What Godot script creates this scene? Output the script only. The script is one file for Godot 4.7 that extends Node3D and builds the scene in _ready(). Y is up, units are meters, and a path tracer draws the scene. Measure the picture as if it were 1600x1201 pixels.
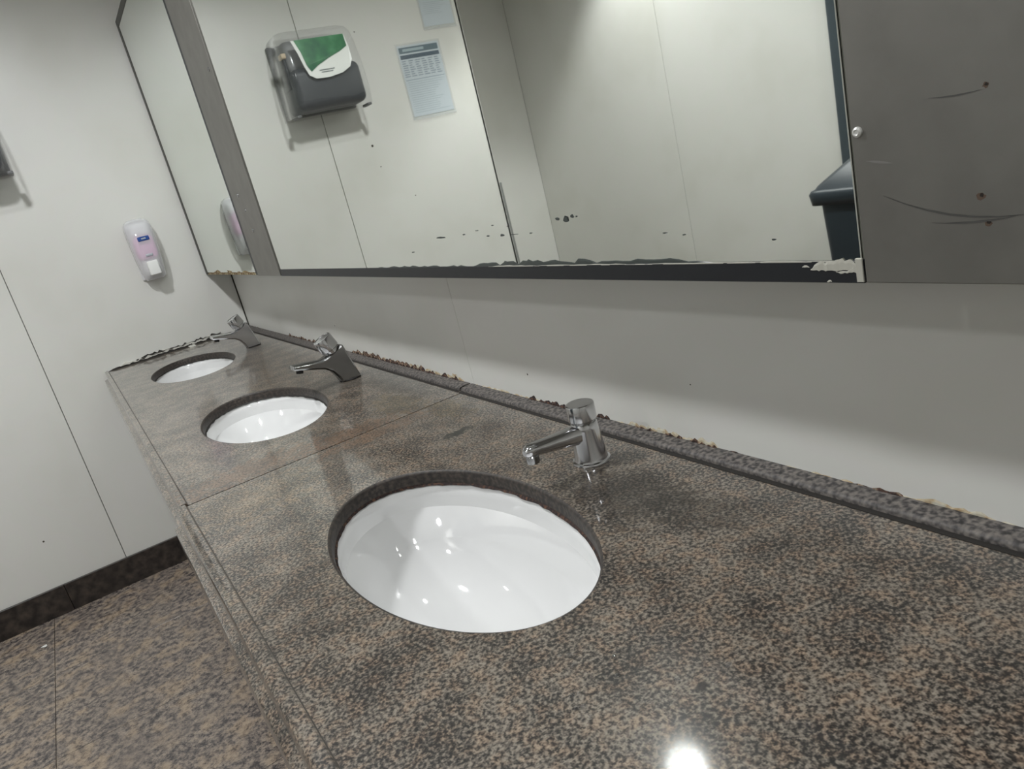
extends Node3D

# ---------------------------------------------------------------- mesh builder
class MB:
	var st := SurfaceTool.new()
	var grp := -1
	var band := 1
	var hard := 10
	var n := 0
	func _init() -> void:
		st.begin(Mesh.PRIMITIVE_TRIANGLES)
	# corners run counter-clockwise seen from outside; written clockwise for Godot
	func tri(a: Vector3, b: Vector3, c: Vector3, ua := Vector2.ZERO, ub := Vector2.ZERO, uc := Vector2.ZERO) -> void:
		st.set_smooth_group(grp)
		st.set_uv(ua); st.add_vertex(a)
		st.set_uv(uc); st.add_vertex(c)
		st.set_uv(ub); st.add_vertex(b)
		n += 1
	func quad(a: Vector3, b: Vector3, c: Vector3, d: Vector3, uv := []) -> void:
		if uv.is_empty():
			tri(a, b, c); tri(a, c, d)
		else:
			tri(a, b, c, uv[0], uv[1], uv[2]); tri(a, c, d, uv[0], uv[2], uv[3])
	func box(lo: Vector3, hi: Vector3) -> void:
		grp = -1
		var v := func(x, y, z): return Vector3(hi.x if x else lo.x, hi.y if y else lo.y, hi.z if z else lo.z)
		quad(v.call(0, 0, 1), v.call(1, 0, 1), v.call(1, 1, 1), v.call(0, 1, 1))
		quad(v.call(1, 0, 0), v.call(0, 0, 0), v.call(0, 1, 0), v.call(1, 1, 0))
		quad(v.call(1, 0, 1), v.call(1, 0, 0), v.call(1, 1, 0), v.call(1, 1, 1))
		quad(v.call(0, 0, 0), v.call(0, 0, 1), v.call(0, 1, 1), v.call(0, 1, 0))
		quad(v.call(0, 1, 1), v.call(1, 1, 1), v.call(1, 1, 0), v.call(0, 1, 0))
		quad(v.call(0, 0, 0), v.call(1, 0, 0), v.call(1, 0, 1), v.call(0, 0, 1))
	# box with rounded edges
	func rbox(lo: Vector3, hi: Vector3, r: float, steps := 2) -> void:
		grp = 1
		var c := (lo + hi) * 0.5
		var h := (hi - lo) * 0.5
		var inner := h - Vector3(r, r, r)
		for ax in 3:
			var u := (ax + 1) % 3
			var w := (ax + 2) % 3
			var lu: Array = []
			var lw: Array = []
			for k in steps + 1:
				var f := r * tan(PI / 4.0 * (1.0 - float(k) / steps))
				lu.append(-inner[u] - f); lw.append(-inner[w] - f)
			for k in steps + 1:
				var f := r * tan(PI / 4.0 * float(k) / steps)
				lu.append(inner[u] + f); lw.append(inner[w] + f)
			for s in [-1.0, 1.0]:
				for i in lu.size() - 1:
					for j in lw.size() - 1:
						var q: Array = []
						for ij in [[i, j], [i + 1, j], [i + 1, j + 1], [i, j + 1]]:
							var p := Vector3.ZERO
							p[ax] = s * h[ax]; p[u] = lu[ij[0]]; p[w] = lw[ij[1]]
							var cl := Vector3(clampf(p.x, -inner.x, inner.x), clampf(p.y, -inner.y, inner.y), clampf(p.z, -inner.z, inner.z))
							q.append(c + cl + (p - cl).normalized() * r)
						if s > 0: quad(q[0], q[1], q[2], q[3])
						else: quad(q[3], q[2], q[1], q[0])
	# box whose edges round the face "up" are chamfered by b (20 triangles or so)
	func tile(lo: Vector3, hi: Vector3, b: float, axis: int, sgn: float) -> void:
		grp = -1
		var u := (axis + 1) % 3
		var w := (axis + 2) % 3
		var base := lo[axis] if sgn > 0 else hi[axis]
		var top := hi[axis] if sgn > 0 else lo[axis]
		var ring := func(level: float, inset: float):
			var out: Array = []
			for k in [[0, 0], [1, 0], [1, 1], [0, 1]]:
				var p := Vector3.ZERO
				p[axis] = level
				p[u] = hi[u] - inset if k[0] else lo[u] + inset
				p[w] = hi[w] - inset if k[1] else lo[w] + inset
				out.append(p)
			return out
		var rings := [ring.call(base, 0.0), ring.call(top - sgn * b, 0.0), ring.call(top, b)]
		for r in 2:
			for k in 4:
				var a: Vector3 = rings[r][k]
				var bb: Vector3 = rings[r][(k + 1) % 4]
				var c: Vector3 = rings[r + 1][(k + 1) % 4]
				var d: Vector3 = rings[r + 1][k]
				if sgn > 0: quad(a, bb, c, d)
				else: quad(d, c, bb, a)
		var t: Array = rings[2]
		if sgn > 0: quad(t[0], t[1], t[2], t[3])
		else: quad(t[3], t[2], t[1], t[0])
	# rings of equal size, each counter-clockwise seen from the end they run towards
	func loft(rings: Array, cap0 := true, cap1 := true, smooth := true) -> void:
		grp = band if smooth else -1
		for r in rings.size() - 1:
			var m: int = rings[r].size()
			for k in m:
				quad(rings[r][k], rings[r][(k + 1) % m], rings[r + 1][(k + 1) % m], rings[r + 1][k])
		grp = 2
		for e in 2:
			if (e == 0 and not cap0) or (e == 1 and not cap1): continue
			var rg: Array = rings[0] if e == 0 else rings[-1]
			var c := Vector3.ZERO
			for p in rg: c += p
			c /= rg.size()
			for k in rg.size():
				if e == 1: tri(c, rg[k], rg[(k + 1) % rg.size()])
				else: tri(c, rg[(k + 1) % rg.size()], rg[k])
	# profile of (radius, height) turned about an axis through "at"
	func lathe(profile: Array, at: Vector3, axis := Vector3.UP, seg := 28, cap0 := true, cap1 := true, sx := 1.0) -> void:
		var side := axis.cross(Vector3.RIGHT if absf(axis.x) < 0.9 else Vector3.UP).normalized()
		var other := axis.cross(side).normalized()
		var rings: Array = []
		for q in profile:
			var rg: Array = []
			for k in seg:
				var t := TAU * k / seg
				rg.append(at + axis * q.y + (side * cos(t) * sx + other * sin(t)) * q.x)
			rings.append(rg)
		for r in rings.size() - 1:
			if r > 0 and r < profile.size() - 1:
				var d0: Vector2 = (profile[r] - profile[r - 1]).normalized()
				var d1: Vector2 = (profile[r + 1] - profile[r]).normalized()
				if d0.dot(d1) < 0.8: hard += 1
			band = hard
			loft([rings[r], rings[r + 1]], cap0 and r == 0, cap1 and r == rings.size() - 2)
			band = 1
		hard += 1
	# flat polygon given by points in 3-D (counter-clockwise from outside), thickened against "out"
	func plate(poly: Array, out: Vector3, thick: float) -> void:
		grp = -1
		var a := out.cross(Vector3.UP if absf(out.y) < 0.9 else Vector3.RIGHT).normalized()
		var b := out.cross(a)
		var flat := PackedVector2Array()
		for p in poly: flat.append(Vector2(p.dot(a), p.dot(b)))
		var idx := Geometry2D.triangulate_polygon(flat)
		for k in range(0, idx.size(), 3):
			var p0: Vector3 = poly[idx[k]]
			var p1: Vector3 = poly[idx[k + 1]]
			var p2: Vector3 = poly[idx[k + 2]]
			if (p1 - p0).cross(p2 - p0).dot(out) < 0.0:
				var t := p1; p1 = p2; p2 = t
			tri(p0, p1, p2)
			tri(p0 - out * thick, p2 - out * thick, p1 - out * thick)
		for k in poly.size():
			var p: Vector3 = poly[k]
			var q: Vector3 = poly[(k + 1) % poly.size()]
			quad(p - out * thick, q - out * thick, q, p)
	func done() -> ArrayMesh:
		st.generate_normals()
		return st.commit()

# ---------------------------------------------------------------- nodes
var taken := {}
func numbered(called: String) -> String:
	taken[called] = taken.get(called, -1) + 1
	return called if taken[called] == 0 else "%s_%03d" % [called, taken[called]]
func thing(called: String, label: String, category: String, group := "") -> Node3D:
	var o := Node3D.new()
	o.name = numbered(called)
	add_child(o)
	o.set_meta("label", label); o.set_meta("category", category)
	if group: o.set_meta("group", group)
	return o
func setting(called: String) -> Node3D:
	var o := Node3D.new()
	o.name = called
	add_child(o)
	o.set_meta("kind", "structure")
	return o
func put(called: String, mesh: Mesh, m: Material, parent: Node, label := "") -> MeshInstance3D:
	var o := MeshInstance3D.new()
	o.name = called
	o.mesh = mesh
	o.material_override = m
	parent.add_child(o, true)
	if label: o.set_meta("label", label)
	return o
func box_mesh(lo: Vector3, hi: Vector3) -> ArrayMesh:
	var b := MB.new(); b.box(lo, hi); return b.done()
func rbox_mesh(lo: Vector3, hi: Vector3, r: float, steps := 2) -> ArrayMesh:
	var b := MB.new(); b.rbox(lo, hi, r, steps); return b.done()
func tile_mesh(lo: Vector3, hi: Vector3, b: float, axis: int, sgn: float) -> ArrayMesh:
	var t := MB.new(); t.tile(lo, hi, b, axis, sgn); return t.done()
func lathe_mesh(profile: Array, at: Vector3, axis := Vector3.UP, seg := 28) -> ArrayMesh:
	var b := MB.new(); b.lathe(profile, at, axis, seg); return b.done()

# ---------------------------------------------------------------- materials and textures
var M := {}
func mat(c: Color, rough: float, metal := 0.0) -> StandardMaterial3D:
	var m := StandardMaterial3D.new()
	m.albedo_color = c
	m.roughness = rough
	m.metallic = metal
	return m
func noise_bytes(w: int, h: int, freq: float, octaves: int, sd: int, kind := FastNoiseLite.TYPE_SIMPLEX_SMOOTH) -> PackedByteArray:
	var f := FastNoiseLite.new()
	f.noise_type = kind
	f.seed = sd
	f.frequency = freq
	f.fractal_type = FastNoiseLite.FRACTAL_FBM
	f.fractal_octaves = octaves
	var im := f.get_image(w, h, false, false, true)
	im.convert(Image.FORMAT_L8)
	return im.get_data()
func noise_tex(w: int, freq: float, octaves: int, sd: int, ramp: Array, stops := []) -> ImageTexture:
	# seamless noise run through a colour ramp
	var f := FastNoiseLite.new()
	f.noise_type = FastNoiseLite.TYPE_SIMPLEX_SMOOTH
	f.seed = sd
	f.frequency = freq
	f.fractal_octaves = octaves
	var im := f.get_seamless_image(w, w, false, false, 0.2, true)
	im.convert(Image.FORMAT_L8)
	var g := Gradient.new()
	g.colors = PackedColorArray(ramp)
	var offs := PackedFloat32Array()
	for k in ramp.size(): offs.append(stops[k] if stops else float(k) / (ramp.size() - 1))
	g.offsets = offs
	var lut: Array = []
	for k in 256: lut.append(g.sample(k / 255.0))
	var d := im.get_data()
	var out := PackedByteArray()
	out.resize(w * w * 3)
	for k in w * w:
		var c: Color = lut[d[k]]
		out[3 * k] = int(c.r * 255.0); out[3 * k + 1] = int(c.g * 255.0); out[3 * k + 2] = int(c.b * 255.0)
	return ImageTexture.create_from_image(Image.create_from_data(w, w, false, Image.FORMAT_RGB8, out))
# speckled granite: w x h pixels of "mm" millimetres; stains = [[u, v, ru, rv, colour, strength]] in metres from the slab's corner
func granite(w: int, h: int, mm: float, sd: int, stains: Array) -> ImageTexture:
	var a := noise_bytes(w, h, 0.185 * mm, 3, sd)
	var b := noise_bytes(w, h, 0.42 * mm, 2, sd + 1)
	var c := noise_bytes(w, h, 0.012 * mm, 4, sd + 2)
	var e := noise_bytes(w, h, 0.045 * mm, 3, sd + 3)
	var warm := Gradient.new()
	warm.offsets = PackedFloat32Array([0.0, 0.36, 0.44, 0.52, 0.63, 1.0])
	warm.colors = PackedColorArray([Color8(26, 24, 22), Color8(46, 41, 38), Color8(84, 73, 64), Color8(116, 100, 87), Color8(148, 131, 113), Color8(176, 160, 141)])
	var cool := Gradient.new()
	cool.offsets = warm.offsets
	cool.colors = PackedColorArray([Color8(25, 24, 23), Color8(42, 40, 38), Color8(73, 68, 63), Color8(102, 94, 86), Color8(136, 127, 115), Color8(166, 158, 146)])
	var lw: Array = []
	var lc: Array = []
	for k in 256:
		lw.append(warm.sample(k / 255.0)); lc.append(cool.sample(k / 255.0))
	var out := PackedByteArray()
	out.resize(w * h * 3)
	var k := 0
	for y in h:
		for x in w:
			var v := clampi(int(a[k] * 0.6 + b[k] * 0.4 + (c[k] - 128) * 0.2), 0, 255)
			var t := clampf((e[k] - 106) / 80.0, 0.0, 1.0)
			var col: Color = lc[v]
			col = col.lerp(lw[v], t)
			out[3 * k] = int(col.r * 255.0); out[3 * k + 1] = int(col.g * 255.0); out[3 * k + 2] = int(col.b * 255.0)
			k += 1
	for s in stains:
		var x0 := maxi(0, int((s[0] - s[2]) * 1000.0 / mm))
		var x1 := mini(w - 1, int((s[0] + s[2]) * 1000.0 / mm))
		var y0 := maxi(0, int((s[1] - s[3]) * 1000.0 / mm))
		var y1 := mini(h - 1, int((s[1] + s[3]) * 1000.0 / mm))
		for y in range(y0, y1 + 1):
			for x in range(x0, x1 + 1):
				k = y * w + x
				var du: float = (x * mm / 1000.0 - s[0]) / s[2]
				var dv: float = (y * mm / 1000.0 - s[1]) / s[3]
				var ed := 1.0 - sqrt(du * du + dv * dv) + (e[k] - 128) / 160.0 + (b[k] - 128) / 300.0
				var st: float = clampf(ed * 2.5, 0.0, 1.0) * s[5]
				if st <= 0.0: continue
				var cc: Color = s[4]
				var lum := (out[3 * k] + out[3 * k + 1] + out[3 * k + 2]) / 300.0
				out[3 * k] = int(lerpf(out[3 * k], minf(255, cc.r * 255.0 * (0.55 + 0.5 * lum)), st))
				out[3 * k + 1] = int(lerpf(out[3 * k + 1], minf(255, cc.g * 255.0 * (0.55 + 0.5 * lum)), st))
				out[3 * k + 2] = int(lerpf(out[3 * k + 2], minf(255, cc.b * 255.0 * (0.55 + 0.5 * lum)), st))
	return ImageTexture.create_from_image(Image.create_from_data(w, h, false, Image.FORMAT_RGB8, out))
func floor_granite() -> ImageTexture:
	var w := 1024
	var f := FastNoiseLite.new()
	f.noise_type = FastNoiseLite.TYPE_SIMPLEX_SMOOTH
	var get := func(fr: float, oc: int, sd: int) -> PackedByteArray:
		f.frequency = fr; f.fractal_octaves = oc; f.seed = sd
		var im := f.get_seamless_image(w, w, false, false, 0.15, true)
		im.convert(Image.FORMAT_L8)
		return im.get_data()
	var a: PackedByteArray = get.call(0.045, 3, 11)
	var b: PackedByteArray = get.call(0.16, 2, 12)
	var c: PackedByteArray = get.call(0.011, 3, 13)
	var g := Gradient.new()
	g.offsets = PackedFloat32Array([0.0, 0.3, 0.42, 0.52, 0.66, 1.0])
	g.colors = PackedColorArray([Color8(42, 40, 42), Color8(70, 65, 65), Color8(105, 97, 92), Color8(130, 119, 110), Color8(152, 139, 126), Color8(168, 156, 143)])
	var g2 := Gradient.new()
	g2.offsets = g.offsets
	g2.colors = PackedColorArray([Color8(46, 40, 37), Color8(84, 73, 65), Color8(121, 106, 92), Color8(147, 129, 110), Color8(163, 145, 124), Color8(174, 160, 140)])
	var la: Array = []
	var lb: Array = []
	for k in 256:
		la.append(g.sample(k / 255.0)); lb.append(g2.sample(k / 255.0))
	var out := PackedByteArray()
	out.resize(w * w * 3)
	for k in w * w:
		var v := clampi(int(128 + (a[k] - 128) * 0.55 + (b[k] - 128) * 0.38 + (c[k] - 128) * 0.2), 0, 255)
		var t := clampf((c[k] - 125) / 90.0, 0.0, 0.8)
		var col: Color = la[v]
		col = col.lerp(lb[v], t)
		out[3 * k] = int(col.r * 255.0); out[3 * k + 1] = int(col.g * 255.0); out[3 * k + 2] = int(col.b * 255.0)
	return ImageTexture.create_from_image(Image.create_from_data(w, w, false, Image.FORMAT_RGB8, out))
func triplanar(m: StandardMaterial3D, scale: float, world := true, off := Vector3.ZERO) -> StandardMaterial3D:
	m.uv1_triplanar = true
	m.uv1_world_triplanar = world
	m.uv1_scale = Vector3(scale, scale, scale)
	m.uv1_offset = off
	return m
func make_materials() -> void:
	var wt := noise_tex(512, 0.006, 4, 5, [Color(0.865, 0.862, 0.84), Color(0.895, 0.893, 0.878), Color(0.905, 0.903, 0.89)], [0.0, 0.45, 1.0])
	M.wall = triplanar(mat(Color(0.97, 0.97, 0.965), 0.33), 0.5)
	M.wall.albedo_texture = wt
	M.gap = mat(Color(0.4, 0.39, 0.37), 0.9)
	M.ceiling = mat(Color(0.8, 0.8, 0.79), 0.8)
	var ft := floor_granite()
	var fr := noise_tex(256, 0.02, 3, 8, [Color(0.2, 0.2, 0.2), Color(0.45, 0.45, 0.45)])
	M.floor = []
	for k in 4:
		var m := triplanar(mat(Color(1.0, 1.0, 1.0), 0.9), 0.8, true, Vector3(k * 0.31, k * 0.17, k * 0.43))
		m.albedo_texture = ft
		m.roughness_texture = fr
		M.floor.append(m)
	M.skirting = []
	var kt := noise_tex(512, 0.03, 5, 19, [Color8(36, 32, 30), Color8(52, 46, 43), Color8(64, 57, 52), Color8(80, 70, 62)], [0.2, 0.45, 0.65, 0.95])
	for k in 2:
		var m := triplanar(mat(Color.WHITE, 0.3), 1.4, true, Vector3(k * 0.37, 0.2, k * 0.21))
		m.albedo_texture = kt
		M.skirting.append(m)
	var rust := Color8(104, 79, 62)
	var dark := Color8(46, 44, 41)
	var olive := Color8(84, 72, 46)
	# far slab spans x 0..2.0, near slab x 2.0..4.0; v counts from the wall
	M.granite_far = mat(Color.WHITE, 0.24)
	M.granite_far.albedo_texture = granite(1000, 320, 2.0, 21, [[1.945, 0.44, 0.06, 0.17, rust, 0.55], [1.97, 0.26, 0.04, 0.14, rust, 0.5], [1.9, 0.13, 0.1, 0.05, olive, 0.35], [1.72, 0.06, 0.2, 0.05, dark, 0.45], [1.25, 0.5, 0.2, 0.1, Color8(120, 112, 104), 0.35], [0.6, 0.55, 0.5, 0.07, Color8(118, 112, 104), 0.35], [1.54, 0.15, 0.1, 0.07, dark, 0.4], [0.55, 0.14, 0.12, 0.07, dark, 0.4]])
	M.granite_near = mat(Color.WHITE, 0.24)
	M.granite_near.albedo_texture = granite(2000, 640, 1.0, 33, [[0.03, 0.24, 0.035, 0.14, rust, 0.45], [0.05, 0.09, 0.09, 0.035, olive, 0.35], [0.197, 0.146, 0.013, 0.03, Color8(38, 39, 34), 1.0], [0.62, 0.14, 0.1, 0.06, dark, 0.5], [0.72, 0.12, 0.08, 0.04, dark, 0.35], [0.1, 0.48, 0.09, 0.12, Color8(150, 128, 96), 0.2], [0.925, 0.318, 0.004, 0.008, Color8(34, 30, 27), 0.9]])
	for m in [M.granite_far, M.granite_near]:
		m.roughness_texture = noise_tex(256, 0.03, 3, 9, [Color(0.55, 0.55, 0.55), Color(1, 1, 1)])
		m.roughness = 0.12
		m.clearcoat_enabled = true
		m.clearcoat = 0.55
		m.clearcoat_roughness = 0.33
	# cut edges round the basins: their shade is painted in as dark mottled colour
	M.edge_shade = triplanar(mat(Color.WHITE, 0.55), 6.0)
	M.edge_shade.albedo_texture = noise_tex(256, 0.07, 4, 57, [Color8(34, 30, 28), Color8(54, 48, 44), Color8(84, 74, 66)], [0.25, 0.5, 0.85])
	M.backsplash = []
	for k in 2:
		var g := triplanar(mat(Color.WHITE, 0.6), 5.0, true, Vector3(0.3 * k, 0, 0))
		g.albedo_texture = noise_tex(256, 0.09, 3, 27 + k, [Color8(40, 38, 38), Color8(76, 72, 71), Color8(104, 99, 95), Color8(128, 121, 114)], [0.2, 0.42, 0.58, 0.9])
		M.backsplash.append(g)
	M.rim_joint = mat(Color8(64, 59, 54), 0.8)
	M.joint = mat(Color8(30, 27, 25), 0.8)
	M.dirt_line = mat(Color8(40, 37, 34), 0.7)
	M.ceramic = mat(Color(0.9, 0.9, 0.9), 0.05)
	M.ceramic.clearcoat_enabled = true
	M.ceramic.clearcoat_roughness = 0.03
	M.chrome = mat(Color(0.82, 0.82, 0.83), 0.13, 1.0)
	M.chrome_worn = mat(Color(0.62, 0.62, 0.62), 0.2, 1.0)
	M.rubber = mat(Color8(28, 26, 25), 0.7)
	M.mirror = mat(Color(0.93, 0.94, 0.92), 0.015, 1.0)
	M.mirror_old = mat(Color(0.905, 0.925, 0.9), 0.015, 1.0)
	M.black_strip = mat(Color8(22, 24, 29), 0.45)
	M.frame_dark = mat(Color8(70, 69, 64), 0.5)
	M.box_side = mat(Color8(150, 149, 142), 0.6)
	var brushed := noise_tex(512, 0.012, 5, 17, [Color(0.575, 0.565, 0.55), Color(0.605, 0.595, 0.58), Color(0.63, 0.62, 0.605)])
	M.steel = triplanar(mat(Color(0.87, 0.87, 0.86), 0.46, 0.8), 2.2)
	M.steel.albedo_texture = brushed
	M.scuff = mat(Color8(102, 101, 99), 0.5, 0.8)
	M.scuff_light = mat(Color8(146, 144, 141), 0.5, 0.8)
	M.hole = mat(Color8(34, 27, 22), 0.9)
	M.hole_rust = mat(Color8(88, 72, 60), 0.9)
	M.screw = mat(Color8(200, 200, 196), 0.35, 0.3)
	M.desilver = mat(Color8(58, 64, 62), 0.35)
	M.rust_edge = triplanar(mat(Color.WHITE, 0.8), 9.0)
	M.rust_edge.albedo_texture = noise_tex(128, 0.05, 3, 41, [Color8(92, 66, 40), Color8(150, 130, 92), Color8(196, 190, 160)], [0.25, 0.5, 0.75])
	M.crust = triplanar(mat(Color.WHITE, 0.9), 11.0)
	M.crust.albedo_texture = noise_tex(256, 0.045, 3, 43, [Color8(38, 28, 24), Color8(74, 52, 42), Color8(118, 90, 72), Color8(188, 176, 154)], [0.32, 0.5, 0.66, 0.86])
	M.crust_dark = triplanar(mat(Color.WHITE, 0.9), 11.0)
	M.crust_dark.albedo_texture = noise_tex(256, 0.05, 3, 44, [Color8(30, 24, 24), Color8(58, 44, 42), Color8(118, 84, 62)], [0.3, 0.55, 0.8])
	M.cream = triplanar(mat(Color.WHITE, 0.8), 9.0)
	M.cream.albedo_texture = noise_tex(128, 0.05, 3, 45, [Color8(168, 142, 108), Color8(194, 184, 160), Color8(204, 201, 187)], [0.25, 0.5, 0.8])
	M.paint = mat(Color8(176, 174, 164), 0.7)
	M.white_sealant = mat(Color8(206, 204, 196), 0.6)
	M.lamp_trim = mat(Color(0.88, 0.88, 0.87), 0.4)
	M.lamp = mat(Color(1, 1, 1), 0.4)
	M.lamp.emission_enabled = true
	M.lamp.emission = Color(1.0, 1.0, 0.985)
	M.lamp.emission_energy_multiplier = 45.0
	M.soap_shell = mat(Color(0.95, 0.95, 0.97, 0.45), 0.12)
	M.soap_shell.transparency = BaseMaterial3D.TRANSPARENCY_ALPHA
	M.soap_white = mat(Color(0.93, 0.93, 0.925), 0.3)
	M.soap_back = mat(Color(0.87, 0.865, 0.875), 0.45)
	M.soap_pink = mat(Color8(226, 158, 206), 0.4)
	M.badge_blue = mat(Color8(52, 82, 150), 0.2)
	M.badge_silver = mat(Color8(190, 196, 204), 0.3, 0.4)
	M.smoke = mat(Color(0.84, 0.85, 0.86, 0.07), 0.08)
	M.smoke.transparency = BaseMaterial3D.TRANSPARENCY_ALPHA
	M.slate = mat(Color8(29, 35, 42), 0.5)
	M.grey_plastic = mat(Color8(126, 127, 128), 0.5)
	M.label_white = mat(Color8(222, 224, 220), 0.4)
	M.label_tan = mat(Color8(206, 186, 158), 0.5)
	M.label_print = mat(Color8(120, 126, 126), 0.5)
	M.label_green = triplanar(mat(Color.WHITE, 0.4), 3.0)
	M.label_green.albedo_texture = noise_tex(128, 0.03, 3, 51, [Color8(40, 92, 66), Color8(52, 112, 72), Color8(84, 140, 100)], [0.2, 0.55, 1.0])
	M.sleeve = mat(Color(0.9, 0.93, 0.94, 0.08), 0.12)
	M.sleeve.transparency = BaseMaterial3D.TRANSPARENCY_ALPHA
	M.bin = mat(Color8(44, 53, 60), 0.42)
	M.door = mat(Color8(62, 72, 78), 0.45)
	M.guard = mat(Color8(132, 134, 132), 0.5)
	M.speck = mat(Color8(72, 66, 58), 0.8)
	M.scrap = mat(Color8(226, 226, 222), 0.7)
	M.water = mat(Color(0.96, 0.98, 1.0, 0.03), 0.02)
	M.water.transparency = BaseMaterial3D.TRANSPARENCY_ALPHA

# ---------------------------------------------------------------- measures
const TOP := 0.85          # counter height
const ZM := 0.094          # face of the mirrors
const YM := 1.107          # lower edge of the mirrors
const YT := 2.08           # upper edge
const CEIL := 2.55
const ZB := 2.29           # wall opposite the mirrors
const XB := -0.7           # end of the recess beside the far wall
const XE := 5.2            # wall behind the camera
const SINK_A := 0.25
const SINK_B := 0.133

func _ready() -> void:
	# camera
	var cam := Camera3D.new()
	cam.name = "camera"
	add_child(cam)
	cam.transform = Transform3D(Basis(Vector3(0.52151284, -0.23469483, -0.82033085), Vector3(-0.12580792, 0.92976712, -0.34598477), Vector3(0.84391749, 0.28363962, 0.45535902)), Vector3(3.3051, 1.2636, 0.62))
	cam.fov = rad_to_deg(2.0 * atan(600.5 / 1167.67))
	cam.near = 0.02
	cam.far = 60.0
	cam.current = true
	# air and exposure
	var we := WorldEnvironment.new()
	we.name = "environment"
	var env := Environment.new()
	env.background_mode = Environment.BG_COLOR
	env.background_color = Color(0, 0, 0)
	env.tonemap_mode = Environment.TONE_MAPPER_LINEAR
	env.tonemap_exposure = 0.63
	env.sdfgi_enabled = true
	env.ssao_enabled = true
	env.ssil_enabled = true
	we.environment = env
	add_child(we)
	make_materials()
	# ceiling lamps: a row over the counter, a row along the opposite wall
	for s in [[1.66, 0.745, 3.0, 84.5, "nearest the towel dispenser"], [3.4, 0.78, 1.3, 84.5, "farthest from the towel dispenser"]]:
		downlight(Vector3(s[0], CEIL, s[1]), s[2], s[3], "round white recessed ceiling light above the washbasin counter, " + s[4], "ceiling lights over the counter")
	for s in [[0.55, 1.97, 2.3, 50.0, "beside the recess"], [2.5, 1.97, 0.9, 66.0, "near the dark door"]]:
		downlight(Vector3(s[0], CEIL, s[1]), s[2], s[3], "round white recessed ceiling light along the opposite wall, " + s[4], "ceiling lights along the opposite wall")
	room()
	counter()
	mirrors()
	dispensers()
	notices()
	bin_and_bits()

func downlight(at: Vector3, energy: float, angle: float, label: String, group: String) -> void:
	var t := thing("ceiling_light", label, "ceiling light", group)
	t.position = at
	put("trim_ring", lathe_mesh([Vector2(0.067, -0.001), Vector2(0.09, -0.001), Vector2(0.09, -0.006), Vector2(0.083, -0.010), Vector2(0.07, -0.010), Vector2(0.067, -0.004)], Vector3.ZERO, Vector3.UP, 32), M.lamp_trim, t)
	put("lamp_lens", lathe_mesh([Vector2(0.0005, -0.003), Vector2(0.065, -0.003), Vector2(0.063, -0.007), Vector2(0.0005, -0.009)], Vector3.ZERO, Vector3.UP, 32), M.lamp, t)
	var l := SpotLight3D.new()
	l.name = "lamp_beam"
	t.add_child(l)
	l.position = Vector3(0, -0.072, 0)
	l.rotation_degrees = Vector3(-90, 0, 0)
	l.spot_angle = angle
	l.spot_angle_attenuation = 0.45
	l.spot_range = 12.0
	l.spot_attenuation = 2.0
	l.light_energy = energy
	l.light_color = Color(0.985, 0.995, 1.0)
	l.light_size = 0.06
	l.shadow_enabled = true

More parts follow.
